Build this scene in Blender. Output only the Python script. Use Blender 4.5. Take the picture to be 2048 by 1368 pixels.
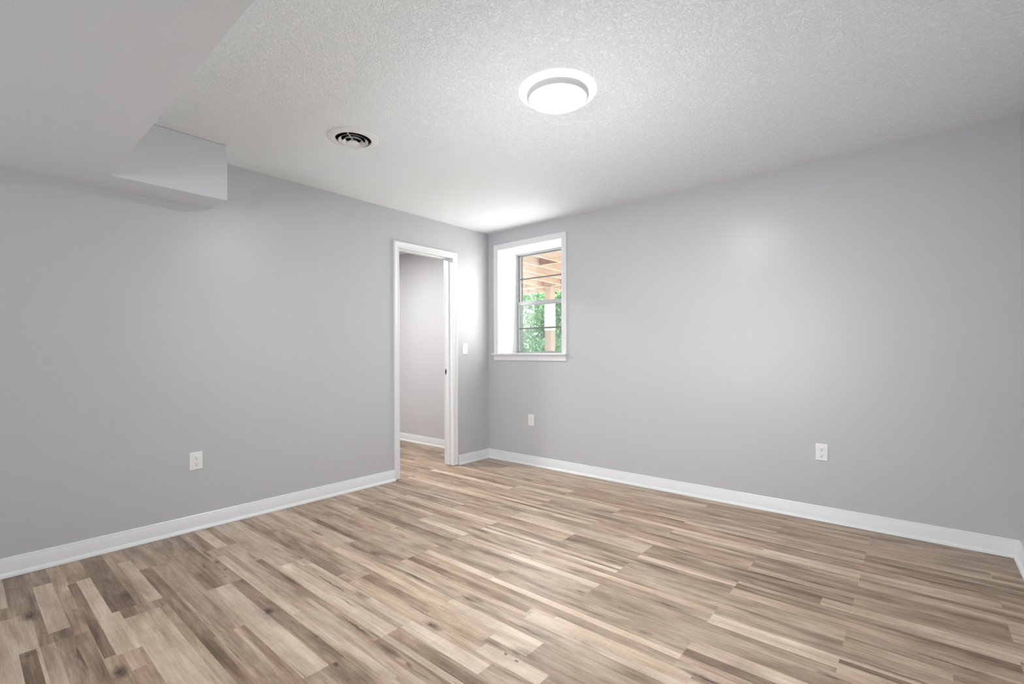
import bpy, bmesh, math, random
from mathutils import Vector, Matrix

# ------------------------------------------------------------------ reset
for o in list(bpy.data.objects):
    bpy.data.objects.remove(o, do_unlink=True)
S = bpy.context.scene
C = S.collection
random.seed(7)
H = 2.44          # ceiling height
W = 4.012         # width of the window wall
YB = -6.6         # rear of the room, behind the camera

# ------------------------------------------------------------------ camera
cam_d = bpy.data.cameras.new('camera')
cam = bpy.data.objects.new('camera', cam_d); C.objects.link(cam)
yaw, pitch, roll = 0.7046036758, -0.0025031358, -0.0037828918
f = Vector((-math.sin(yaw)*math.cos(pitch), math.cos(yaw)*math.cos(pitch), math.sin(pitch)))
r = Vector((math.cos(yaw), math.sin(yaw), 0)); u = r.cross(f)
r2 = math.cos(roll)*r + math.sin(roll)*u; u2 = -math.sin(roll)*r + math.cos(roll)*u
M = Matrix((r2, u2, -f)).transposed().to_4x4()
M.translation = Vector((3.578506, -3.814490, 1.145268))
cam.matrix_world = M
cam_d.sensor_width = 36.0; cam_d.sensor_fit = 'HORIZONTAL'
cam_d.lens = 36.0*953.3513/2048; cam_d.shift_y = 23.743/2048
cam_d.clip_start = 0.02; cam_d.clip_end = 200
S.camera = cam

# ------------------------------------------------------------------ view, sky, sun, lights
S.view_settings.view_transform = 'Standard'; S.view_settings.look = 'None'
S.view_settings.gamma = 1.0; S.view_settings.use_curve_mapping = False
S.view_settings.exposure = 0.06
wd = bpy.data.worlds.new('sky'); S.world = wd; wd.use_nodes = True
bg = wd.node_tree.nodes['Background']
bg.inputs[0].default_value = (0.80, 0.92, 1.0, 1); bg.inputs[1].default_value = SKY = 5.0

def light(name, kind, loc, energy, color=(1,1,1), rot=None, **kw):
    d = bpy.data.lights.new(name, kind); d.energy = energy; d.color = color
    for k, v in kw.items(): setattr(d, k, v)
    o = bpy.data.objects.new(name, d); C.objects.link(o); o.location = loc
    if rot is not None: o.rotation_euler = rot
    return o
sun = light('sun', 'SUN', (6, 2, 8), 32.0, (1.0, 0.96, 0.9), angle=0.01)
sun.rotation_euler = Vector((0.35, -0.75, -0.58)).to_track_quat('-Z', 'Y').to_euler()   # direction the sunlight travels
LAMP = (2.222, -1.862)
# the room's own ceiling lamp, followed by added fills
light('ceiling_lamp_glow', 'AREA', (LAMP[0], LAMP[1], H-0.052), 29.0, (0.955, 0.985, 1.0), (0,0,0), shape='DISK', size=0.27)
light('room_fill_point', 'POINT', (LAMP[0], LAMP[1], H-0.95), 30.0, (0.955, 0.985, 1.0), shadow_soft_size=0.7)  # added unseen light in mid-air below the lamp, lifts ceiling and walls
light('rear_fill_high', 'AREA', (1.5, YB-0.9, 1.45), 12.0, (0.93, 0.97, 1.0), (math.radians(90), 0, 0), shape='RECTANGLE', size=2.4, size_y=0.9, spread=math.radians(110))  # added fill behind the camera, level with the soffit, no known source
# the lamp of the hall behind the doorway
light('hall_lamp', 'AREA', (-0.95, -1.2, H-0.03), 45.0, (0.98, 0.965, 0.95), (0,0,0), shape='DISK', size=0.28)
# added fill behind the camera, aimed up at the ceiling through an invented rear opening
light('rear_fill_low', 'AREA', (1.5, YB-0.9, 0.8), 41.0, (0.93, 0.97, 1.0), (math.radians(90+28), 0, 0), shape='RECTANGLE', size=2.4, size_y=1.2, spread=math.radians(110))
# added area light inside the window recess, standing in for daylight from outside
light('window_daylight_fill', 'AREA', (0.57, 0.262, 1.74), 14.0, (1.0, 0.985, 0.985), Vector((-0.02, -1.0, 0.05)).to_track_quat('-Z', 'Y').to_euler(), shape='RECTANGLE', size=0.76, size_y=0.94)

# ------------------------------------------------------------------ helpers
def mat(name, color, rough=0.5, spec=0.5, metal=0.0, emit=None, es=0.0):
    m = bpy.data.materials.new(name); m.use_nodes = True
    b = m.node_tree.nodes['Principled BSDF']
    b.inputs['Base Color'].default_value = (*color, 1); b.inputs['Roughness'].default_value = rough
    b.inputs['Specular IOR Level'].default_value = spec; b.inputs['Metallic'].default_value = metal
    if emit: b.inputs['Emission Color'].default_value = (*emit, 1); b.inputs['Emission Strength'].default_value = es
    return m
class N:
    def __init__(s, m): s.t = m.node_tree; s.b = s.t.nodes['Principled BSDF']
    def new(s, k, **kw):
        n = s.t.nodes.new(k)
        for a, v in kw.items(): setattr(n, a, v)
        return n
    def link(s, a, b): s.t.links.new(a, b)
    def math(s, op, a, b=None, c=None, clamp=False):
        n = s.new('ShaderNodeMath', operation=op); n.use_clamp = clamp
        for i, v in enumerate((a, b, c)):
            if v is None: continue
            if isinstance(v, (int, float)): n.inputs[i].default_value = v
            else: s.link(v, n.inputs[i])
        return n.outputs[0]
    def noise(s, vec, scale, detail=3, rough=0.5, dist=0.0):
        n = s.new('ShaderNodeTexNoise'); n.inputs['Scale'].default_value = scale
        n.inputs['Detail'].default_value = detail; n.inputs['Roughness'].default_value = rough
        n.inputs['Distortion'].default_value = dist
        if vec is not None: s.link(vec, n.inputs['Vector'])
        return n.outputs['Fac']
    def ramp(s, fac, stops):
        n = s.new('ShaderNodeValToRGB'); e = n.color_ramp.elements
        while len(e) < len(stops): e.new(0.5)
        for i, (p, c) in enumerate(stops):
            e[i].position = p; e[i].color = (*c, 1) if not isinstance(c, (int, float)) else (c, c, c, 1)
        s.link(fac, n.inputs[0]); return n.outputs[0]
    def bump(s, h, strength, dist):
        n = s.new('ShaderNodeBump'); n.inputs['Strength'].default_value = strength; n.inputs['Distance'].default_value = dist
        s.link(h, n.inputs['Height']); s.link(n.outputs[0], s.b.inputs['Normal'])
    def obj(s): return s.new('ShaderNodeTexCoord').outputs['Object']
    def scale(s, vec, v, loc=(0,0,0)):
        n = s.new('ShaderNodeMapping'); n.inputs['Scale'].default_value = v; n.inputs['Location'].default_value = loc
        s.link(vec, n.inputs['Vector']); return n.outputs[0]
    def map(s, v, a, b, c, d):
        n = s.new('ShaderNodeMapRange'); n.interpolation_type = 'SMOOTHSTEP'
        for i, x in enumerate((a, b, c, d)): n.inputs[i+1].default_value = x
        s.link(v, n.inputs[0]); return n.outputs[0]

def mesh_obj(name, bm, m, parent=None, smooth=False):
    me = bpy.data.meshes.new(name)
    bmesh.ops.recalc_face_normals(bm, faces=bm.faces)
    bm.to_mesh(me); bm.free()
    if smooth:
        for p in me.polygons: p.use_smooth = True
        try: me.set_sharp_from_angle(angle=math.radians(35))
        except Exception: pass
    me.materials.append(m)
    o = bpy.data.objects.new(name, me); C.objects.link(o)
    if parent is not None:
        o.parent = parent
        o.matrix_parent_inverse = Matrix.Translation(parent.location).inverted() if parent.rotation_euler[:] == (0,0,0) else (Matrix.Translation(parent.location) @ parent.rotation_euler.to_matrix().to_4x4()).inverted()
    return o
def struct(o): o['kind'] = 'structure'; return o
def empty(name, loc=(0,0,0)):
    o = bpy.data.objects.new(name, None); C.objects.link(o); o.location = loc; return o
def thing(name, label, cat, loc, group=None):
    o = empty(name, loc); o['label'] = label; o['category'] = cat
    if group: o['group'] = group
    return o
def box(bm, x0, x1, y0, y1, z0, z1):
    vs = [bm.verts.new((x, y, z)) for x in (x0, x1) for y in (y0, y1) for z in (z0, z1)]
    for q in ((0,1,3,2), (4,6,7,5), (0,4,5,1), (2,3,7,6), (0,2,6,4), (1,5,7,3)):
        bm.faces.new([vs[i] for i in q])
    return vs
def bbox(bm, x0, x1, y0, y1, z0, z1, bev=0.002, seg=2):
    t = bmesh.new(); box(t, x0, x1, y0, y1, z0, z1)
    bmesh.ops.recalc_face_normals(t, faces=t.faces)
    bmesh.ops.bevel(t, geom=t.edges[:], offset=bev, segments=seg, profile=0.5, affect='EDGES')
    me = bpy.data.meshes.new('t'); t.to_mesh(me); t.free(); bm.from_mesh(me); bpy.data.meshes.remove(me)
def sweep(bm, path, side, out, profile, closed_ends=True, miters=None):
    """profile of (s, o) swept along path (coplanar points); side(i) gives the in-plane direction of s for leg i,
    out the direction of o; corners are mitred"""
    n = len(path); rings = []
    for i, p in enumerate(path):
        if i == 0: sv = Vector(side[0])
        elif i == n-1: sv = Vector(side[-1])
        else:
            a, b = Vector(side[i-1]), Vector(side[i]); sv = a + b; sv = sv/(sv.dot(a))
        ring = []
        for (s_, o_) in profile:
            q = Vector(p) + sv*s_ + Vector(out)*o_
            if miters and miters[0 if i == 0 else 1] and i in (0, n-1):
                q += Vector(miters[0 if i == 0 else 1])*o_
            ring.append(bm.verts.new(q))
        rings.append(ring)
    k = len(profile)
    for a, b in zip(rings, rings[1:]):
        for j in range(k):
            bm.faces.new((a[j], a[(j+1) % k], b[(j+1) % k], b[j]))
    if closed_ends: bm.faces.new(rings[0]); bm.faces.new(list(reversed(rings[-1])))
def lathe(bm, prof, cx, cy, seg=64, close=True):
    rings = []
    for (rad, z) in prof:
        if rad < 1e-6: rings.append([bm.verts.new((cx, cy, z))])
        else: rings.append([bm.verts.new((cx+rad*math.cos(2*math.pi*i/seg), cy+rad*math.sin(2*math.pi*i/seg), z)) for i in range(seg)])
    def bridge(a, b):
        for i in range(seg):
            j = (i+1) % seg
            if len(a) == 1: bm.faces.new((a[0], b[i], b[j]))
            elif len(b) == 1: bm.faces.new((a[i], a[j], b[0]))
            else: bm.faces.new((a[i], a[j], b[j], b[i]))
    for a, b in zip(rings, rings[1:]): bridge(a, b)
    if close and len(rings[0]) > 1 and len(rings[-1]) > 1: bridge(rings[-1], rings[0])

# ------------------------------------------------------------------ materials
def paint(name, col, rough, spec, bs, bump_scale=260, bd=0.0006):
    m = mat(name, col, rough, spec); n = N(m); oc = n.obj()
    n1 = n.noise(oc, bump_scale, 3, 0.6); n2 = n.noise(oc, 9, 2)
    h = n.math('ADD', n1, n.math('MULTIPLY', n2, 1.2))
    n.bump(h, bs, bd); return m
M_wall = paint('wall_paint', (0.53, 0.535, 0.55), 0.31, 0.38, 0.35)
M_soffit = paint('soffit_paint', (0.655,0.672,0.695), 0.6, 0.3, 0.7, 150, 0.0012)
M_hall = paint('hall_wall_paint', (0.60,0.60,0.62), 0.5, 0.3, 0.3)
M_trim = mat('white_trim_paint', (0.765, 0.77, 0.775), 0.32, 0.5)
M_plastic = mat('white_plastic', (0.83, 0.83, 0.82), 0.35, 0.5)
M_dark = mat('dark_slot', (0.02, 0.02, 0.02), 0.6, 0.2)
M_metal = mat('brushed_nickel', (0.5, 0.48, 0.45), 0.35, 0.5, 0.9)
M_alu = mat('mill_aluminium', (0.45, 0.46, 0.46), 0.42, 0.5, 0.55)
M_aludark = mat('weathered_aluminium', (0.16, 0.16, 0.155), 0.5, 0.4, 0.3)
M_liner = mat('window_return_paint', (0.76, 0.77, 0.77), 0.4, 0.4)

M_ceil = mat('textured_ceiling_paint', (0.885, 0.905, 0.925), 0.8, 0.25)
n = N(M_ceil); oc = n.obj()
a = n.noise(oc, 74, 4, 0.62, 0.9); b_ = n.noise(oc, 17, 3, 0.5, 0.5)
a = n.map(a, 0.42, 0.62, 0, 1)
n.bump(n.math('ADD', a, n.math('MULTIPLY', b_, 0.9)), 0.62, 0.0047)

# laminate floor: the board's own tone comes from a per-face attribute
STRIPS=[(0.578,1.412,-3.715,-3.595,0.6),(0.964,1.931,-3.653,-3.606,0.12),(0.266,0.865,-3.562,-3.494,0.6),(0.964,1.931,-3.552,-3.452,0.3),(0.365,1.249,-3.447,-3.397,0.17),(0.346,1.262,-3.412,-3.335,0.66),(-0.05,0.863,-3.359,-3.269,0.2),(0.245,0.875,-3.232,-3.176,0.58),(0.964,1.931,-3.335,-3.21,0.64),(0.44,1.412,-3.176,-3.124,0.18),(0.44,2.384,-3.176,-3.138,0.2),(0.44,1.412,-3.108,-3.038,0.4),(0.964,1.931,-3.017,-2.92,0.62),(0.565,1.492,-2.858,-2.814,0.7),(1.492,2.174,-2.832,-2.797,0.64),(-0.05,0.44,-2.809,-2.749,0.6),(-0.05,0.877,-2.613,-2.563,0.62),(0.964,1.931,-2.699,-2.619,0.66),(1.059,1.931,-2.592,-2.54,0.58),(-0.05,1.305,-2.54,-2.476,0.27),(-0.05,0.964,-2.329,-2.222,0.6),(-0.05,1.278,-2.222,-2.18,0.25),(0.185,0.964,-1.987,-1.904,0.58),(-0.05,0.44,-1.77,-1.72,0.6),(0.44,1.412,-1.904,-1.828,0.22),(-0.05,0.44,-1.557,-1.537,0.62),(0.964,1.412,-1.98,-1.945,0.62),(0.964,1.931,-2.381,-2.348,0.66),(0.44,1.412,-1.488,-1.427,0.68),(0.313,0.964,-1.326,-1.296,0.62),(0.964,1.412,-1.745,-1.692,0.7),(1.412,1.931,-1.782,-1.722,0.7),(-0.05,0.964,-0.791,-0.725,0.64),(0.964,1.931,-1.086,-1.036,0.62),(1.412,1.931,-1.293,-1.233,0.64),(1.412,2.384,-1.533,-1.504,0.7),(1.818,2.384,-1.786,-1.745,0.72),(0.44,1.412,-0.537,-0.507,0.6),(1.412,2.384,-0.632,-0.632,0.6),(0.964,1.931,-1.0,-0.97,0.6),(1.412,2.789,-0.611,-0.591,0.62),(1.412,2.384,-1.268,-1.198,0.62),(2.384,2.898,-0.834,-0.791,0.6),(2.898,3.865,-0.791,-0.753,0.62),(2.384,3.356,-0.854,-0.791,0.62),(2.384,2.898,-1.341,-1.291,0.66),(1.412,2.384,-1.586,-1.555,0.72),(1.412,1.931,-2.063,-2.018,0.66),(1.931,2.898,-2.063,-2.032,0.72),(1.931,2.898,-2.063,-2.027,0.72),(1.931,2.454,-2.416,-2.306,0.66),(0.964,1.931,-2.381,-2.306,0.6),(2.285,3.356,-2.222,-2.142,0.7),(2.384,2.97,-2.177,-2.118,0.64),(1.931,2.384,-2.605,-2.54,0.7),(2.284,2.582,-2.514,-2.444,0.66),(1.931,2.264,-2.474,-2.381,0.48),(1.412,1.931,-2.464,-2.414,0.32),(1.412,2.262,-2.178,-2.128,0.3),(1.931,2.898,-2.67,-2.621,0.25),(1.931,2.898,-1.672,-1.626,0.58),(2.898,3.865,-1.745,-1.662,0.68),(2.898,3.865,-1.974,-1.904,0.68),(2.898,3.865,-1.348,-1.299,0.22),(2.898,3.865,-1.36,-1.32,0.22),(3.356,4.328,-0.95,-0.91,0.56),(3.241,4.328,-1.268,-1.195,0.6),(3.356,3.673,-1.566,-1.505,0.52),(3.356,4.832,-0.473,-0.434,0.56),(3.356,3.865,-0.791,-0.745,0.52),(3.356,4.328,-0.595,-0.545,0.26),(3.356,4.328,-0.881,-0.846,0.24),(2.384,3.356,-0.632,-0.59,0.62),(3.356,3.865,-1.706,-1.676,0.2),(2.384,2.898,-2.114,-2.063,0.28),(2.898,3.865,-2.026,-1.977,0.3),(0.79,1.931,-2.733,-2.699,0.27),(0.44,2.384,-3.111,-3.061,0.36),(0.964,1.931,-2.912,-2.858,0.24)]
KNOTS=[(0.614,-3.6,0.05,0.022,0.8),(0.709,-3.284,0.05,0.022,0.65),(1.391,-3.426,0.035,0.018,1.0),(0.707,-3.46,0.012,0.008,0.5),(0.644,-2.875,0.02,0.01,0.7),(0.778,-2.879,0.014,0.008,0.6),(0.874,-2.907,0.012,0.007,0.5),(1.38,-2.906,0.03,0.016,0.95),(1.409,-2.918,0.11,0.03,0.35),(1.725,-2.864,0.016,0.008,0.5),(1.949,-2.905,0.01,0.006,0.9),(2.029,-2.729,0.05,0.012,0.7),(1.319,-2.596,0.09,0.004,0.8),(1.413,-2.596,0.08,0.004,0.8),(1.575,-2.639,0.06,0.003,0.7),(1.572,-2.561,0.05,0.014,0.6),(1.169,-2.708,0.08,0.005,0.8),(1.793,-2.722,0.1,0.005,0.8),(0.467,-2.873,0.07,0.005,0.7),(1.215,-2.249,0.035,0.012,0.6),(1.614,-2.281,0.06,0.007,0.7),(2.027,-2.512,0.04,0.012,0.8),(1.905,-2.471,0.08,0.004,0.7),(1.986,-2.261,0.03,0.008,0.7),(2.021,-2.237,0.04,0.012,0.5),(2.365,-2.278,0.08,0.006,0.75),(2.409,-2.269,0.1,0.018,0.4),(2.381,-2.452,0.006,0.005,1.0),(2.444,-2.46,0.006,0.004,0.9),(2.409,-2.425,0.025,0.006,0.6),(2.438,-2.401,0.05,0.018,0.5),(2.306,-2.44,0.05,0.014,0.45),(2.153,-2.73,0.015,0.006,0.7),(1.975,-1.93,0.02,0.006,0.6),(2.348,-1.869,0.02,0.006,0.7),(2.494,-1.376,0.1,0.01,0.6),(2.712,-1.72,0.09,0.009,0.7),(2.559,-1.083,0.06,0.006,0.7),(3.052,-1.119,0.09,0.009,0.6),(3.012,-0.889,0.1,0.01,0.55),(2.723,-1.987,0.03,0.008,0.5),(3.02,-2.11,0.07,0.01,0.8),(2.564,-1.876,0.008,0.004,0.6),(3.207,-1.051,0.09,0.008,0.7),(3.65,-0.665,0.12,0.005,0.65),(3.754,-0.564,0.1,0.006,0.75),(3.787,-0.656,0.04,0.004,0.5),(3.674,-1.446,0.1,0.007,0.75),(3.556,-1.645,0.18,0.005,0.7),(3.348,-1.812,0.04,0.006,0.7),(0.649,-2.308,0.06,0.01,0.7),(1.065,-2.278,0.09,0.004,0.8),(1.213,-2.244,0.04,0.012,0.5),(0.243,-1.993,0.06,0.008,0.5),(0.005,-1.045,0.03,0.012,0.6),(0.1,-1.226,0.08,0.02,0.3),(0.894,-0.444,0.05,0.008,0.6),(1.424,-1.608,0.08,0.012,0.6),(1.439,-1.929,0.07,0.012,0.5),(1.31,-1.151,0.1,0.014,0.4),(1.463,-0.937,0.05,0.008,0.6),(1.576,-1.068,0.05,0.01,0.4),(1.594,-0.753,0.05,0.006,0.6),(1.848,-0.871,0.05,0.006,0.6),(2.509,-0.355,0.07,0.01,0.7),(2.533,-0.507,0.06,0.008,0.6),(2.525,-0.242,0.12,0.008,0.5),(2.16,-1.122,0.05,0.008,0.5),(2.554,-1.091,0.08,0.008,0.6),(2.367,-1.05,0.12,0.006,0.4),(3.0,-0.915,0.14,0.01,0.5),(2.528,-1.387,0.1,0.014,0.45)]

def floor_material():
    m = mat('maple_laminate', (0.5, 0.4, 0.3), 0.38, 0.5); n = N(m); oc = n.obj()
    at = n.new('ShaderNodeAttribute', attribute_name='tone')
    sep = n.new('ShaderNodeSeparateColor'); n.link(at.outputs['Color'], sep.inputs[0])
    tone, seed, warm = sep.outputs
    off = n.new('ShaderNodeCombineXYZ')
    n.link(n.math('MULTIPLY', seed, 37.0), off.inputs[0]); n.link(n.math('MULTIPLY', seed, 91.0), off.inputs[1])
    va = n.new('ShaderNodeVectorMath', operation='ADD'); n.link(oc, va.inputs[0]); n.link(off.outputs[0], va.inputs[1])
    v = va.outputs[0]
    broad = n.noise(n.scale(v, (1.6, 13, 1)), 1.0, 3, 0.55, 0.7)       # broad streaks
    grain = n.noise(n.scale(v, (5, 95, 1)), 1.0, 4, 0.6, 0.6)          # grain lines
    pore = n.noise(n.scale(v, (22, 330, 1)), 1.0, 2, 0.6)              # fine pores
    blot = n.noise(n.scale(v, (5, 9, 1)), 1.0, 3, 0.5, 1.0)            # cloudy figure
    rip = n.noise(n.scale(v, (60, 5, 1)), 1.0, 2, 0.5, 1.2)            # curly cross figure
    t = n.math('ADD', tone, n.math('MULTIPLY', n.math('SUBTRACT', broad, 0.5), 1.05))
    t = n.math('ADD', t, n.math('MULTIPLY', n.math('SUBTRACT', grain, 0.5), 0.6))
    t = n.math('ADD', t, n.math('MULTIPLY', n.math('SUBTRACT', pore, 0.5), 0.26))
    t = n.math('ADD', t, n.math('MULTIPLY', n.math('SUBTRACT', blot, 0.5), 0.32))
    ripm = n.math('MULTIPLY', n.map(tone, 0.45, 0.66, 0.02, 0.13), n.math('SUBTRACT', rip, 0.5))
    t = n.math('ADD', t, ripm)
    streak = n.noise(n.scale(v, (2.2, 48, 1), (7.3, 1.1, 0)), 1.0, 2, 0.5, 0.8)   # dark mineral streaks
    t = n.math('SUBTRACT', t, n.math('MULTIPLY', n.map(streak, 0.66, 0.78, 0, 1), 0.30))
    col = n.ramp(t, [(0.0, (0.120, 0.078, 0.052)), (0.22, (0.245, 0.172, 0.120)), (0.45, (0.400, 0.305, 0.226)),
                     (0.70, (0.570, 0.468, 0.368)), (1.0, (0.74, 0.65, 0.55))])
    # knots and bark fissures, each at its own place on its board
    dn = n.new('ShaderNodeTexNoise'); dn.inputs['Scale'].default_value = 22; dn.inputs['Detail'].default_value = 3
    n.link(oc, dn.inputs['Vector'])
    dv = n.new('ShaderNodeVectorMath', operation='MULTIPLY_ADD'); n.link(dn.outputs['Color'], dv.inputs[0])
    dv.inputs[1].default_value = (0.05, 0.014, 0); dv.inputs[2].default_value = (-0.025, -0.007, 0)
    kv = n.new('ShaderNodeVectorMath', operation='ADD'); n.link(oc, kv.inputs[0]); n.link(dv.outputs[0], kv.inputs[1])
    acc = None
    for (kx, ky, sx, sy, st) in KNOTS:
        m1 = n.new('ShaderNodeVectorMath', operation='MULTIPLY_ADD'); n.link(kv.outputs[0], m1.inputs[0])
        m1.inputs[1].default_value = (1/sx, 1/sy, 0); m1.inputs[2].default_value = (-kx/sx, -ky/sy, 0)
        ln = n.new('ShaderNodeVectorMath', operation='LENGTH'); n.link(m1.outputs[0], ln.inputs[0])
        mr = n.new('ShaderNodeMapRange'); mr.inputs[1].default_value = 0.15; mr.inputs[2].default_value = 1.7
        mr.inputs[3].default_value = st; mr.inputs[4].default_value = 0; n.link(ln.outputs['Value'], mr.inputs[0])
        acc = mr.outputs[0] if acc is None else n.math('MAXIMUM', acc, mr.outputs[0])
    kn = n.math('MULTIPLY', acc, n.map(n.noise(n.scale(oc, (40, 130, 1)), 1.0, 3, 0.6, 0.8), 0.25, 0.6, 0.6, 1.0))
    kn = n.math('MULTIPLY', kn, 1.3, clamp=True)
    mx = n.new('ShaderNodeMix', data_type='RGBA'); n.link(kn, mx.inputs[0]); n.link(col, mx.inputs[6])
    mx.inputs[7].default_value = (0.060, 0.040, 0.028, 1)
    # warm / grey cast of single boards
    hs = n.new('ShaderNodeMix', data_type='RGBA', blend_type='MULTIPLY'); hs.inputs[0].default_value = 1.0
    n.link(mx.outputs[2], hs.inputs[6])
    wc = n.ramp(warm, [(0.0, (0.99, 0.985, 0.97)), (0.5, (1.02, 0.985, 0.95)), (1.0, (1.06, 0.975, 0.915))]); n.link(wc, hs.inputs[7])
    n.link(hs.outputs[2], n.b.inputs['Base Color'])
    n.link(n.map(grain, 0.2, 0.8, 0.33, 0.45), n.b.inputs['Roughness'])
    n.bump(n.math('ADD', n.math('MULTIPLY', grain, 0.5), pore), 0.12, 0.0005)
    return m
M_floor = floor_material()

# ------------------------------------------------------------------ floor
PW, PY = 0.159, -0.95            # board width, seam phase
def build_floor():
    X0, X1, Y0, Y1 = -2.9, W+0.06, YB-0.1, 0.06
    xs0 = lambda k: [0.44 + 0.972*i for i in range(-5, 6)] if k % 2 == 0 else [-0.003 + 0.967*i for i in range(-4, 7)]
    bm = bmesh.new(); lay = bm.loops.layers.float_color.new('tone')
    rnd = random.Random(21)
    k0 = math.floor((Y0-PY)/PW); k1 = math.ceil((Y1-PY)/PW)
    for k in range(k0, k1):
        ya, yb = PY + k*PW, PY + (k+1)*PW
        js = sorted(xs0(k)); bays = []
        for xa, xb in zip([X0-1]+js, js+[X1+1]):
            base = rnd.uniform(0.34, 0.47); sd = rnd.random(); wm = rnd.random()
            cuts = sorted([ya, yb] + [ya + PW*c for c in rnd.choice([(0.33,), (0.62,), (0.3, 0.66), (0.25, 0.75), (0.5,), (), (0.4, 0.8)])])
            for i, (c0, c1) in enumerate(zip(cuts, cuts[1:])):
                bays.append((xa, xb, c0, c1, base + rnd.uniform(-0.08, 0.08), (sd + 0.13*i) % 1, wm))
        for s_ in STRIPS:
            if s_[2] < yb-0.004 and s_[3] > ya+0.004:
                c0, c1 = max(ya, s_[2]), min(yb, s_[3])
                bays.append((s_[0], s_[1], c0, c1, s_[4], (abs(s_[0]*7.3 + s_[2]*3.7)) % 1, 0.3 + 0.5*rnd.random()))
        ys = sorted(set([round(v, 4) for b in bays for v in (b[2], b[3])]))
        for c0, c1 in zip(ys, ys[1:]):
            if c1-c0 < 1e-4: continue
            ym = (c0+c1)/2; act = [b for b in bays if b[2] <= ym <= b[3]]
            xs = sorted(set([round(min(max(v, X0), X1), 4) for b in act for v in (b[0], b[1])]))
            for a0, a1 in zip(xs, xs[1:]):
                if a1-a0 < 1e-4: continue
                xm = (a0+a1)/2; top = [b for b in act if b[0] <= xm <= b[1]][-1]
                d0, d1 = max(c0, Y0), min(c1, Y1)
                if d1 <= d0: continue
                fc = bm.faces.new([bm.verts.new(q) for q in ((a0, d0, 0), (a1, d0, 0), (a1, d1, 0), (a0, d1, 0))])
                for lp in fc.loops: lp[lay] = (top[4], top[5], top[6], 1)
    o = mesh_obj('floor', bm, M_floor)
    for p in o.data.polygons:
        pass
    return struct(o)
build_floor()
# slab below, so that nothing shows through
bm = bmesh.new(); box(bm, -3.0, W+0.3, YB-2.7, 0.43, -0.15, -0.002)
M_conc = mat('concrete', (0.5, 0.49, 0.47), 0.8, 0.2)
struct(mesh_obj('floor_slab', bm, M_conc))

# ------------------------------------------------------------------ walls
DY0, DY1, DZ = -1.205, -0.515, 2.115         # rough opening of the doorway
WX0, WX1, WZ0, WZ1 = 0.136, 0.982, 1.121, 2.257   # rough opening of the window
T = 0.118
def wall(name, boxes, m):
    bm = bmesh.new()
    for b in boxes: box(bm, *b)
    bmesh.ops.remove_doubles(bm, verts=bm.verts, dist=1e-5)
    return struct(mesh_obj(name, bm, m))
wall('wall_left', [(-T, 0, YB, DY0, 0, H), (-T, 0, DY1, 0.0, 0, H), (-T, 0, DY0, DY1, DZ, H)], M_wall)
wall('wall_window', [(0, WX0, 0, 0.30, 0, H), (WX1, W+0.15, 0, 0.30, 0, H), (WX0, WX1, 0, 0.30, 0, WZ0), (WX0, WX1, 0, 0.30, WZ1, H)], M_wall)
wall('wall_right', [(W, W+0.15, YB, 0.0, 0, H)], M_wall)
wall('wall_rear', [(-T, 0.2, YB-0.15, YB, 0, H), (2.8, W+0.15, YB-0.15, YB, 0, H), (0.2, 2.8, YB-0.15, YB, 1.98, H), (-T, W+0.15, YB-2.6, YB-2.5, 0, H), (-T-0.1, -T, YB-2.6, YB, 0, H), (W, W+0.15, YB-2.5, YB, 0, H)], M_wall)
wall('wall_hall', [(-2.75, -T-0.0, 0.028, 0.30, 0, H)], M_hall)
wall('wall_hall_far', [(-2.9, -2.75, -2.6, 0.30, 0, H), (-2.75, -T, -2.6, -2.45, 0, H)], M_hall)
bm = bmesh.new(); box(bm, -3.0, W+0.15, YB-2.6, 0.30, H, H+0.12); struct(mesh_obj('ceiling', bm, M_ceil))
# boxed-in soffit: a low L along the rear of the room with an arm on the left wall
bm = bmesh.new(); ZS = 2.099
pts = [(0.0, YB+0.001), (W-0.001, YB+0.001), (W-0.001, -3.277), (2.22, -3.277), (0.305, -3.256), (0.305, -2.696), (0.0, -2.690)]
lo = [bm.verts.new((x, y, ZS+(0.008 if x == 0 else 0))) for x, y in pts]; hi = [bm.verts.new((x, y, H-0.0005)) for x, y in pts]
bm.faces.new(lo); bm.faces.new(hi)
for i in range(len(pts)): bm.faces.new((lo[i], lo[(i+1) % len(pts)], hi[(i+1) % len(pts)], hi[i]))
so = mesh_obj('trim_1', bm, M_soffit); struct(so); so['label'] = 'boxed-in grey soffit dropping below the ceiling along the left wall'
bv = so.modifiers.new('b', 'BEVEL'); bv.width = 0.004; bv.segments = 2; bv.limit_method = 'ANGLE'

# ------------------------------------------------------------------ baseboards with shoe moulding
BASE = [(0, 0), (0, 0.014), (0.074, 0.014), (0.079, 0.0115), (0.085, 0.0105), (0.091, 0.0075), (0.094, 0.0078), (0.0985, 0.005), (0.099, 0)]
SHOE = [(0.0012, 0.0138), (0.0012, 0.031), (0.007, 0.031), (0.013, 0.0292), (0.018, 0.0255), (0.0215, 0.021), (0.0235, 0.0138)]
def baseboard(name, p0, p1, outn, m0=None, m1=None, m=M_trim):
    bm = bmesh.new(); sweep(bm, [p0, p1], [(0,0,1)], outn, BASE, True, (m0, m1))
    o = struct(mesh_obj(name, bm, m, smooth=True))
    bm = bmesh.new(); sweep(bm, [p0, p1], [(0,0,1)], outn, SHOE, True, (m0, m1))
    s = mesh_obj('shoe_molding', bm, m, o, smooth=True); return o
CO0, CO1 = -1.245, -0.470      # outer edges of the door casing
baseboard('baseboard_left', (0, YB, 0), (0, CO0, 0), (1,0,0))
baseboard('baseboard_left.001', (0, CO1, 0), (0, 0, 0), (1,0,0), None, (0,-1,0))
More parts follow.
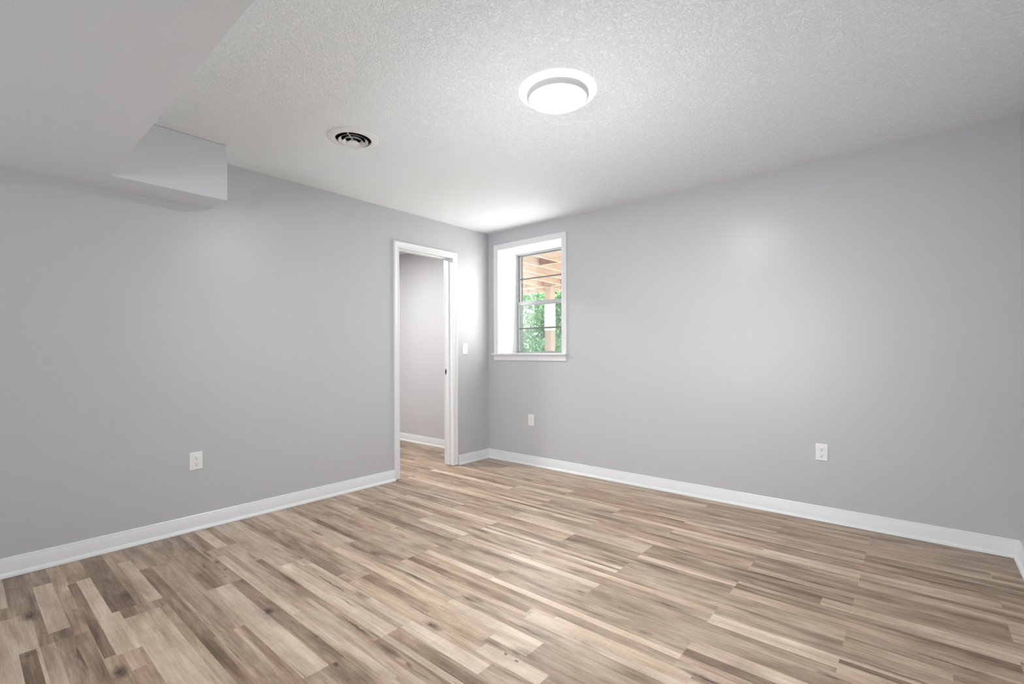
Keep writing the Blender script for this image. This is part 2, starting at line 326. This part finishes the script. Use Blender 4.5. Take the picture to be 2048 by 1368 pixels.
baseboard('baseboard_window', (0, 0, 0), (W, 0, 0), (0,-1,0), (1,0,0), (-1,0,0))
baseboard('baseboard_right', (W, 0, 0), (W, YB, 0), (-1,0,0), (0,-1,0), None)
baseboard('baseboard_hall', (-2.75, 0.028, 0), (-T, 0.028, 0), (0,-1,0))
baseboard('baseboard_rear', (W, YB, 0), (2.87, YB, 0), (0,1,0))

# ------------------------------------------------------------------ doorway
CAS = [(0, 0), (0, 0.009), (0.004, 0.0115), (0.010, 0.012), (0.014, 0.0095), (0.040, 0.0145), (0.046, 0.0172), (0.054, 0.0172), (0.0575, 0.015), (0.058, 0.012), (0.058, 0)]
door = struct(empty('door_1', (0, -0.86, 0)))
ji0, ji1, jz = -1.187, -0.533, 2.100
bm = bmesh.new()
sweep(bm, [(0, ji0, 0.009), (0, ji0, jz), (0, ji1, jz), (0, ji1, 0.009)], [(0,-1,0), (0,0,1), (0,1,0)], (1,0,0), CAS)
mesh_obj('casing', bm, M_trim, door, True)
bm = bmesh.new()
sweep(bm, [(-T, ji0, 0.009), (-T, ji0, jz), (-T, ji1, jz), (-T, ji1, 0.009)], [(0,-1,0), (0,0,1), (0,1,0)], (-1,0,0), CAS)
mesh_obj('casing', bm, M_trim, door, True)
JAMB = [(0.0035, -0.0008), (0.0165, -0.0008), (0.0165, T+0.0008), (0.0035, T+0.0008)]
bm = bmesh.new()
sweep(bm, [(0, ji0, 0.006), (0, ji0, jz), (0, ji1, jz), (0, ji1, 0.006)], [(0,-1,0), (0,0,1), (0,1,0)], (-1,0,0), JAMB)
mesh_obj('jamb', bm, M_trim, door)
bm = bmesh.new()
STOP = [(-0.007, 0.052), (0.0035, 0.049), (0.0035, 0.085), (-0.007, 0.083)]
sweep(bm, [(0, ji0, 0.006), (0, ji0, jz), (0, ji1, jz), (0, ji1, 0.006)], [(0,-1,0), (0,0,1), (0,1,0)], (-1,0,0), STOP)
mesh_obj('door_stop', bm, M_trim, door)
bm = bmesh.new(); bbox(bm, -0.116, -0.088, ji1+0.0008, ji1+0.004, 0.925, 0.982, 0.0008, 1)
sp = mesh_obj('strike_plate', bm, M_metal, door)
bm = bmesh.new(); bbox(bm, -0.110, -0.095, ji1+0.0002, ji1+0.003, 0.938, 0.969, 0.0006, 1)
mesh_obj('latch_hole', bm, M_dark, sp)

# ------------------------------------------------------------------ window
win = struct(empty('window_1', (0.56, 0.0, 1.12)))
wx0, wx1, wz0, wz1 = 0.148, 0.970, 1.139, 2.245
bm = bmesh.new()
sweep(bm, [(wx0, 0, wz0), (wx0, 0, wz1), (wx1, 0, wz1), (wx1, 0, wz0)], [(-1,0,0), (0,0,1), (1,0,0)], (0,-1,0),
      [(s_, o_) for s_, o_ in CAS])
mesh_obj('casing', bm, M_trim, win, True)
bm = bmesh.new()    # white return boards
box(bm, WX0, wx0+0.004, 0.0, 0.305, wz0, wz1); box(bm, wx1-0.004, WX1, 0.0, 0.305, wz0, wz1)
box(bm, wx0+0.004, wx1-0.004, 0.0, 0.305, wz1-0.004, WZ1)
mesh_obj('window_return', bm, M_liner, win)
bm = bmesh.new(); bbox(bm, wx0-0.076, wx1+0.062, -0.038, -0.0002, wz0-0.019, wz0, 0.005, 3); box(bm, WX0+0.001, WX1-0.001, -0.002, 0.300, wz0-0.018, wz0)
mesh_obj('window_stool', bm, M_trim, win)
bm = bmesh.new()
sweep(bm, [(wx0-0.060, 0, wz0-0.0195), (wx1+0.050, 0, wz0-0.0195)], [(0,0,-1)], (0,-1,0), [(0, 0), (0, 0.017), (0.012, 0.017), (0.018, 0.0135), (0.046, 0.0105), (0.052, 0.0125), (0.056, 0.010), (0.057, 0)])
mesh_obj('apron', bm, M_trim, win)
def frame(bm, x0, x1, z0, z1, y0, y1, t, tb=None, tt=None, b=0.001):
    tb = tb or t; tt = tt or t
    bbox(bm, x0, x0+t, y0, y1, z0, z1, b, 1); bbox(bm, x1-t, x1, y0, y1, z0, z1, b, 1)
    bbox(bm, x0+t, x1-t, y0, y1, z0, z0+tb, b, 1); bbox(bm, x0+t, x1-t, y0, y1, z1-tt, z1, b, 1)
fx0, fx1 = wx0+0.004, wx1-0.004
bm = bmesh.new(); frame(bm, fx0, fx1, wz0, wz1-0.004, 0.296, 0.360, 0.016)
frame(bm, fx0+0.016, fx1-0.016, wz0+0.016, wz1-0.020, 0.348, 0.356, 0.006)
wf = mesh_obj('window_frame', bm, M_alu, win)
def glass_mat():
    m = bpy.data.materials.new('window_glass'); m.use_nodes = True; t = m.node_tree
    for x in list(t.nodes): t.nodes.remove(x)
    o = t.nodes.new('ShaderNodeOutputMaterial'); mx = t.nodes.new('ShaderNodeMixShader')
    tr = t.nodes.new('ShaderNodeBsdfTransparent'); tr.inputs[0].default_value = (0.95, 0.965, 0.96, 1)
    gl = t.nodes.new('ShaderNodeBsdfGlossy'); gl.inputs['Roughness'].default_value = 0.02
    fr = t.nodes.new('ShaderNodeFresnel'); fr.inputs[0].default_value = 1.45
    t.links.new(fr.outputs[0], mx.inputs[0]); t.links.new(tr.outputs[0], mx.inputs[1]); t.links.new(gl.outputs[0], mx.inputs[2])
    t.links.new(mx.outputs[0], o.inputs[0]); return m
M_glass = glass_mat()
def screen_mat():
    m = bpy.data.materials.new('insect_screen'); m.use_nodes = True; t = m.node_tree
    for x in list(t.nodes): t.nodes.remove(x)
    o = t.nodes.new('ShaderNodeOutputMaterial'); mx = t.nodes.new('ShaderNodeMixShader'); mx.inputs[0].default_value = 0.22
    tr = t.nodes.new('ShaderNodeBsdfTransparent'); df = t.nodes.new('ShaderNodeBsdfDiffuse'); df.inputs[0].default_value = (0.42, 0.52, 0.50, 1)
    t.links.new(tr.outputs[0], mx.inputs[1]); t.links.new(df.outputs[0], mx.inputs[2]); t.links.new(mx.outputs[0], o.inputs[0]); return m
ix0, ix1 = fx0+0.018, fx1-0.018
bm = bmesh.new(); frame(bm, ix0, ix1, 1.668, wz1-0.022, 0.326, 0.342, 0.012, 0.034, 0.010)
up = mesh_obj('upper_sash', bm, M_alu, win)
bm = bmesh.new(); bbox(bm, ix0+0.012, ix1-0.012, 0.327, 0.341, 1.958, 1.972, 0.001, 1); mesh_obj('muntin', bm, M_aludark, up)
bm = bmesh.new(); box(bm, ix0+0.010, ix1-0.010, 0.333, 0.336, 1.690, wz1-0.030); mesh_obj('glass', bm, M_glass, up)
bm = bmesh.new(); frame(bm, ix0, ix1, wz0+0.006, 1.709, 0.302, 0.320, 0.016, 0.014, 0.038)
bbox(bm, ix0+0.25, ix0+0.33, 0.294, 0.306, 1.703, 1.715, 0.002, 2)
ls = mesh_obj('lower_sash', bm, M_alu, win)
bm = bmesh.new(); bbox(bm, ix0+0.016, ix1-0.016, 0.303, 0.319, 1.404, 1.420, 0.001, 1); mesh_obj('muntin', bm, M_aludark, ls)
bm = bmesh.new(); box(bm, ix0+0.014, ix1-0.014, 0.310, 0.313, wz0+0.016, 1.690); mesh_obj('glass', bm, M_glass, ls)
bm = bmesh.new(); box(bm, ix0, ix1, 0.3455, 0.3465, wz0+0.016, 1.690); mesh_obj('insect_screen', bm, screen_mat(), win)

# ------------------------------------------------------------------ ceiling lamp
lp = thing('ceiling_light', 'round white flush-mount ceiling light, switched on and glowing', 'ceiling light', (LAMP[0], LAMP[1], H))
bm = bmesh.new(); lathe(bm, [(0.0, H), (0.193, H), (0.193, H-0.004), (0.186, H-0.011), (0.160, H-0.016), (0.0, H-0.016)], *LAMP, 96, False)
mesh_obj('mounting_pan', bm, mat('lamp_pan_lit', (0.92, 0.92, 0.92), 0.4, 0.4, emit=(1,1,1), es=0.45), lp, True)  # pan emission stands in for lamp light falling on it
bm = bmesh.new(); lathe(bm, [(0.152, H-0.0145), (0.153, H-0.026), (0.150, H-0.036), (0.144, H-0.0415), (0.141, H-0.0415), (0.141, H-0.0145)], *LAMP, 96, True)
mesh_obj('lamp_rim', bm, mat('lamp_rim_plastic', (0.7, 0.7, 0.7), 0.4, 0.4), lp, True)
bm = bmesh.new(); lathe(bm, [(0.0, H-0.050), (0.05, H-0.0495), (0.10, H-0.0475), (0.13, H-0.0445), (0.1435, H-0.0412), (0.1435, H-0.036), (0.0, H-0.036)], *LAMP, 96, False)
mesh_obj('lamp_diffuser', bm, mat('glowing_diffuser', (0.9, 0.9, 0.9), 0.4, 0.3, emit=(1.0, 0.99, 0.98), es=6.0), lp, True)

# ------------------------------------------------------------------ round ceiling vent
VX, VY = 0.992, -2.240
vt = thing('ceiling_vent', 'round white ceiling air vent with concentric rings near the soffit', 'air vent', (VX, VY, H))
M_vent = mat('vent_enamel', (0.78, 0.78, 0.78), 0.35, 0.5)
bm = bmesh.new(); lathe(bm, [(0.149, H), (0.1485, H-0.003), (0.142, H-0.0065), (0.112, H-0.0125), (0.105, H-0.012), (0.103, H-0.007), (0.103, H+0.0)], VX, VY, 96, True)
mesh_obj('flange', bm, M_vent, vt, True)
def cone(rb, rt, zb, zt, name):
    bm = bmesh.new(); lathe(bm, [(rb, zb), (rt, zt), (rt-0.0015, zt), (rb-0.002, zb+0.0006)], VX, VY, 96, True)
    return mesh_obj(name, bm, M_vent, vt, True)
bm = bmesh.new(); lathe(bm, [(0.0, H-0.0008), (0.104, H-0.0008), (0.104, H-0.002), (0.0, H-0.002)], VX, VY, 64, False)
mesh_obj('duct_opening', bm, mat('duct_dark', (0.012, 0.012, 0.012), 0.9, 0.0), vt)
cone(0.086, 0.070, H-0.018, H-0.005, 'cone_ring'); cone(0.061, 0.047, H-0.024, H-0.007, 'cone_ring')
bm = bmesh.new(); lathe(bm, [(0.0, H-0.0285), (0.014, H-0.0290), (0.030, H-0.0300), (0.034, H-0.0292), (0.030, H-0.0240), (0.022, H-0.016), (0.0, H-0.014)], VX, VY, 64, False)
mesh_obj('center_cap', bm, M_vent, vt, True)
bm = bmesh.new(); bbox(bm, -0.100, 0.100, -0.0035, 0.0035, H-0.014, H-0.011, 0.0008, 1)
bmesh.ops.rotate(bm, verts=bm.verts, cent=(0,0,0), matrix=Matrix.Rotation(math.radians(130), 3, 'Z')); bmesh.ops.translate(bm, verts=bm.verts, vec=(VX, VY, 0))
mesh_obj('cross_bar', bm, M_vent, vt)

# ------------------------------------------------------------------ outlets and switch
def cyl(bm, c, ax, rad, h, seg=20):
    t = bmesh.new(); bmesh.ops.create_cone(t, cap_ends=True, segments=seg, radius1=rad, radius2=rad, depth=h)
    me = bpy.data.meshes.new('t'); t.to_mesh(me); t.free(); n0 = len(bm.verts); bm.from_mesh(me); bpy.data.meshes.remove(me)
    bm.verts.ensure_lookup_table(); vs = bm.verts[n0:]
    R = Vector((0,0,1)).rotation_difference(Vector(ax)).to_matrix()
    bmesh.ops.rotate(bm, verts=vs, cent=(0,0,0), matrix=R); bmesh.ops.translate(bm, verts=vs, vec=c)
def plate_bm(w=0.0715, h=0.1145):
    # local frame: x right, y out of the wall toward the room = -y, z up
    bm = bmesh.new(); t = 0.0055; e = 0.004
    for (a, b) in (((w/2, h/2, 0.0), (w/2, h/2, -0.0018)), ((w/2, h/2, -0.0018), (w/2-e, h/2-e, -t))):
        va = [bm.verts.new((sx*a[0], a[2], sz*a[1])) for sx, sz in ((-1,-1), (1,-1), (1,1), (-1,1))]
        vb = [bm.verts.new((sx*b[0], b[2], sz*b[1])) for sx, sz in ((-1,-1), (1,-1), (1,1), (-1,1))]
        for i in range(4): bm.faces.new((va[i], va[(i+1) % 4], vb[(i+1) % 4], vb[i]))
    bm.faces.new(vb); bm.faces.new([bm.verts.new((sx*w/2, 0, sz*h/2)) for sx, sz in ((-1,1), (1,1), (1,-1), (-1,-1))])
    bmesh.ops.remove_doubles(bm, verts=bm.verts, dist=1e-6); return bm
def local_obj(name, bm, m, parent, smooth=False):
    o = mesh_obj(name, bm, m, None, smooth); o.parent = parent; return o
def outlet(label, loc, rz, group=None):
    t = thing('wall_outlet', label, 'outlet', loc, group); t.rotation_euler = (0, 0, rz)
    local_obj('cover_plate', plate_bm(), M_plastic, t)
    for dz in (0.0195, -0.0195):
        bm = bmesh.new(); bbox(bm, -0.0165, 0.0165, -0.0072, -0.0045, dz-0.0140, dz+0.0140, 0.0012, 2)
        r_ = local_obj('socket', bm, M_plastic, t)
        bm = bmesh.new()
        box(bm, -0.0075, -0.0055, -0.0076, -0.0070, dz-0.001, dz+0.0075); box(bm, 0.0055, 0.0075, -0.0076, -0.0070, dz-0.000, dz+0.0070)
        cyl(bm, (0, -0.0073, dz-0.0075), (0, 1, 0), 0.0028, 0.0006, 14)
        s_ = local_obj('slots', bm, M_dark, r_)
    bm = bmesh.new(); cyl(bm, (0, -0.0058, 0), (0, 1, 0), 0.0028, 0.0012, 16); local_obj('screw', bm, M_plastic, t)
    return t
outlet('white duplex wall outlet low on the right-hand wall, far right of the window', (3.086, 0, 0.463), 0)
outlet('white duplex wall outlet low on the wall below the window', (0.587, 0, 0.459), 0)
outlet('white duplex wall outlet low on the left wall, left of the doorway', (0, -2.785, 0.449), math.pi/2)
sw = thing('light_switch', 'small white toggle light switch between the doorway and the corner', 'light switch', (0, -0.360, 1.186)); sw.rotation_euler = (0, 0, math.pi/2)
local_obj('cover_plate', plate_bm(), M_plastic, sw)
bm = bmesh.new(); bbox(bm, -0.0052, 0.0052, -0.0066, -0.005, -0.0125, 0.0125, 0.0005, 1); local_obj('toggle_collar', bm, M_plastic, sw)
bm = bmesh.new(); bbox(bm, -0.0038, 0.0038, -0.0165, -0.004, -0.005, 0.0045, 0.001, 2)
bmesh.ops.rotate(bm, verts=bm.verts, cent=(0, -0.005, 0), matrix=Matrix.Rotation(math.radians(24), 3, 'X')); local_obj('toggle', bm, M_plastic, sw)
bm = bmesh.new(); cyl(bm, (0, -0.0056, 0.030), (0,1,0), 0.0026, 0.001, 14); local_obj('screw', bm, M_plastic, sw)
bm = bmesh.new(); cyl(bm, (0, -0.0056, -0.030), (0,1,0), 0.0026, 0.001, 14); local_obj('screw', bm, M_plastic, sw)

# ------------------------------------------------------------------ outdoors
# brick skin of the house around the window
def brick_mat():
    m = mat('brick', (0.4, 0.2, 0.15), 0.85, 0.2); n = N(m); oc = n.obj()
    sp_ = n.new('ShaderNodeSeparateXYZ'); n.link(oc, sp_.inputs[0]); cb = n.new('ShaderNodeCombineXYZ')
    n.link(n.math('ADD', sp_.outputs[0], sp_.outputs[1]), cb.inputs[0]); n.link(sp_.outputs[2], cb.inputs[1])
    br = n.new('ShaderNodeTexBrick'); br.inputs['Scale'].default_value = 1.0; br.inputs['Brick Width'].default_value = 0.21
    br.inputs['Row Height'].default_value = 0.075; br.inputs['Mortar Size'].default_value = 0.006
    br.inputs['Color1'].default_value = (0.20, 0.13, 0.11, 1); br.inputs['Color2'].default_value = (0.14, 0.10, 0.09, 1); br.inputs['Mortar'].default_value = (0.22, 0.21, 0.20, 1)
    n.link(cb.outputs[0], br.inputs['Vector']); n.link(br.outputs['Color'], n.b.inputs['Base Color']); return m
wall('wall_exterior', [(-3.0, 0.139, 0.36, 0.43, -0.1, 3.1), (0.985, W+0.3, 0.36, 0.43, -0.1, 3.1), (0.139, 0.985, 0.36, 0.43, -0.1, 1.10), (0.139, 0.985, 0.36, 0.43, 2.29, 3.1),
      (-3.0, W+0.3, 0.30, 0.36, -0.1, 1.10), (-3.0, W+0.3, 0.30, 0.36, 2.28, 3.1), (-3.0, 0.13, 0.30, 0.36, 1.10, 2.28), (0.99, W+0.3, 0.30, 0.36, 1.10, 2.28)], brick_mat())
# patio and lawn
m = mat('pale_concrete', (0.62, 0.60, 0.56), 0.85, 0.2); n = N(m)
n.link(n.ramp(n.noise(n.obj(), 3.0, 5), [(0.3, (0.52, 0.50, 0.46)), (0.7, (0.68, 0.66, 0.62))]), n.b.inputs['Base Color'])
bm = bmesh.new(); box(bm, -6, 9, 0.43, 5.2, -0.12, -0.02); o = mesh_obj('patio_slab', bm, m); struct(o)
m = mat('lawn_green', (0.12, 0.25, 0.06), 0.9, 0.1); n = N(m)
n.link(n.ramp(n.noise(n.obj(), 6.0, 6), [(0.3, (0.08, 0.18, 0.04)), (0.7, (0.20, 0.34, 0.10))]), n.b.inputs['Base Color'])
bm = bmesh.new(); box(bm, -30, 30, 5.2, 40, -0.3, -0.04); o = mesh_obj('lawn_ground', bm, m); struct(o)
# wooden deck overhead
def wood_mat(name, c0, c1):
    m = mat(name, c0, 0.7, 0.2); n = N(m)
    n.link(n.ramp(n.noise(n.scale(n.obj(), (6, 1.2, 6)), 3.0, 4, 0.6, 0.5), [(0.3, c0), (0.7, c1)]), n.b.inputs['Base Color']); return m
M_deck = wood_mat('stained_deck_wood', (0.46, 0.33, 0.28), (0.58, 0.44, 0.385))
dk = thing('wooden_deck', 'raised reddish-brown wooden deck overhead outside the window', 'deck', (-1.5, 2.0, 2.4))
DZ0 = 2.40
bm = bmesh.new()
y = 0.46
while y < 4.1: box(bm, -5.2, 1.6, y, y+0.138, DZ0+0.186, DZ0+0.214); y += 0.143
mesh_obj('deck_boards', bm, M_deck, dk)
for i in range(16):
    x = 1.42 - 0.411*i - 0.41
    bm = bmesh.new(); bbox(bm, x, x+0.038, 0.50, 4.05, DZ0, DZ0+0.185, 0.002, 1); mesh_obj('joist', bm, M_deck, dk)
bm = bmesh.new(); bbox(bm, -5.2, 1.6, 0.462, 0.498, DZ0-0.02, DZ0+0.185, 0.002, 1); mesh_obj('ledger_board', bm, M_deck, dk)
bm = bmesh.new(); bbox(bm, -5.2, 1.6, 4.052, 4.09, DZ0-0.02, DZ0+0.214, 0.002, 1); mesh_obj('rim_board', bm, M_deck, dk)
bm = bmesh.new(); bbox(bm, -5.2, 1.6, 3.45, 3.53, DZ0-0.012, DZ0+0.17, 0.003, 1); mesh_obj('beam', bm, M_deck, dk)
bm = bmesh.new(); bbox(bm, -0.633, -0.262, 1.72, 1.758, DZ0+0.01, DZ0+0.18, 0.002, 1); mesh_obj('blocking', bm, M_deck, dk)
for px in (-1.76, 1.2, -4.7):
    bm = bmesh.new(); bbox(bm, px, px+0.14, 3.42, 3.56, -0.02, DZ0-0.013, 0.004, 1)
    ps = mesh_obj('post', bm, M_deck, dk)
    if px == -1.76:
        pass
        bm = bmesh.new(); bbox(bm, px-0.006, px+0.146, 3.414, 3.566, 1.56, 2.08, 0.003, 1)
        mesh_obj('post_band', bm, mat('white_post_band', (0.85, 0.88, 0.92), 0.5, 0.3), ps)  # bluish-white band around part of this post
# trees and bushes beyond the deck
M_leaf = mat('leaf_green', (0.2, 0.4, 0.1), 0.6, 0.2); n = N(M_leaf)
at = n.new('ShaderNodeAttribute', attribute_name='leaf')
n.link(n.ramp(at.outputs['Fac'], [(0.0, (0.07, 0.17, 0.08)), (0.5, (0.20, 0.36, 0.18)), (1.0, (0.45, 0.60, 0.34))]), n.b.inputs['Base Color'])
tl = n.new('ShaderNodeBsdfTranslucent'); n.link(n.b.inputs['Base Color'].links[0].from_socket, tl.inputs[0])
ms = n.new('ShaderNodeMixShader'); ms.inputs[0].default_value = 0.45; n.link(n.b.outputs[0], ms.inputs[1]); n.link(tl.outputs[0], ms.inputs[2])
n.link(ms.outputs[0], n.t.nodes['Material Output'].inputs[0])
M_bark = mat('bark', (0.18, 0.13, 0.09), 0.9, 0.1)
def crown_mesh(seed, nl):
    rnd = random.Random(seed); vs = []; fs = []; tn = []
    blobs = [(rnd.uniform(-1.1, 1.1), rnd.uniform(-1.0, 1.0), rnd.uniform(0.7, 3.6), rnd.uniform(0.5, 1.0)) for _ in range(16)]
    for i in range(nl):
        b = rnd.choice(blobs); v = Vector((rnd.gauss(0,1), rnd.gauss(0,1), rnd.gauss(0,1))).normalized()*b[3]*(rnd.random()**0.35)
        c = Vector(b[:3]) + v; c.z = max(c.z, 0.05)
        s_ = rnd.uniform(0.045, 0.09); a = Vector((rnd.gauss(0,1), rnd.gauss(0,1), rnd.gauss(0,1))).normalized(); q = a.orthogonal().normalized()
        p0 = c - a*s_; p1 = c + q*s_*0.5; p2 = c + a*s_; p3 = c - q*s_*0.5
        k = len(vs); vs += [p0, p1, p2, p3]; fs.append((k, k+1, k+2, k+3)); tn.append(rnd.random())
    me = bpy.data.meshes.new('foliage'); me.from_pydata(vs, [], fs)
    at_ = me.attributes.new('leaf', 'FLOAT', 'FACE'); at_.data.foreach_set('value', tn); me.materials.append(M_leaf); return me
crowns = [crown_mesh(s_, 10000) for s_ in (3, 8, 15)]
def trunk_mesh():
    bm = bmesh.new(); lathe(bm, [(0.0, -0.2), (0.16, -0.2), (0.11, 0.6), (0.09, 1.6), (0.05, 2.9), (0.0, 3.1)], 0, 0, 12, False)
    me = bpy.data.meshes.new('trunk'); bm.to_mesh(me); bm.free(); me.materials.append(M_bark); return me
tk = trunk_mesh()
spots = [(-5.8, 8.8, 'full leafy tree straight behind the reddish deck post'), (-10.3, 9.5, 'leafy tree at the left end of the front row beyond the deck'),
         (-1.3, 9.3, 'leafy tree at the right end of the front row beyond the deck'), (-8.1, 14.0, 'taller tree in the back row, left of the deck post'),
         (-3.5, 13.8, 'taller tree in the back row, right of the deck post'), (1.3, 14.2, 'taller tree at the far right of the back row')]
for i, (x, y, lb) in enumerate(spots):
    t = thing('leafy_tree', lb, 'tree', (x, y, -0.04), 'trees beyond the deck'); t.rotation_euler = (0, 0, i*1.3)
    t.scale = (1, 1, 1.0 if i < 3 else 1.3)
    for nm, me in (('foliage', crowns[i % 3]), ('trunk', tk)):
        o = bpy.data.objects.new(nm, me); C.objects.link(o); o.parent = t
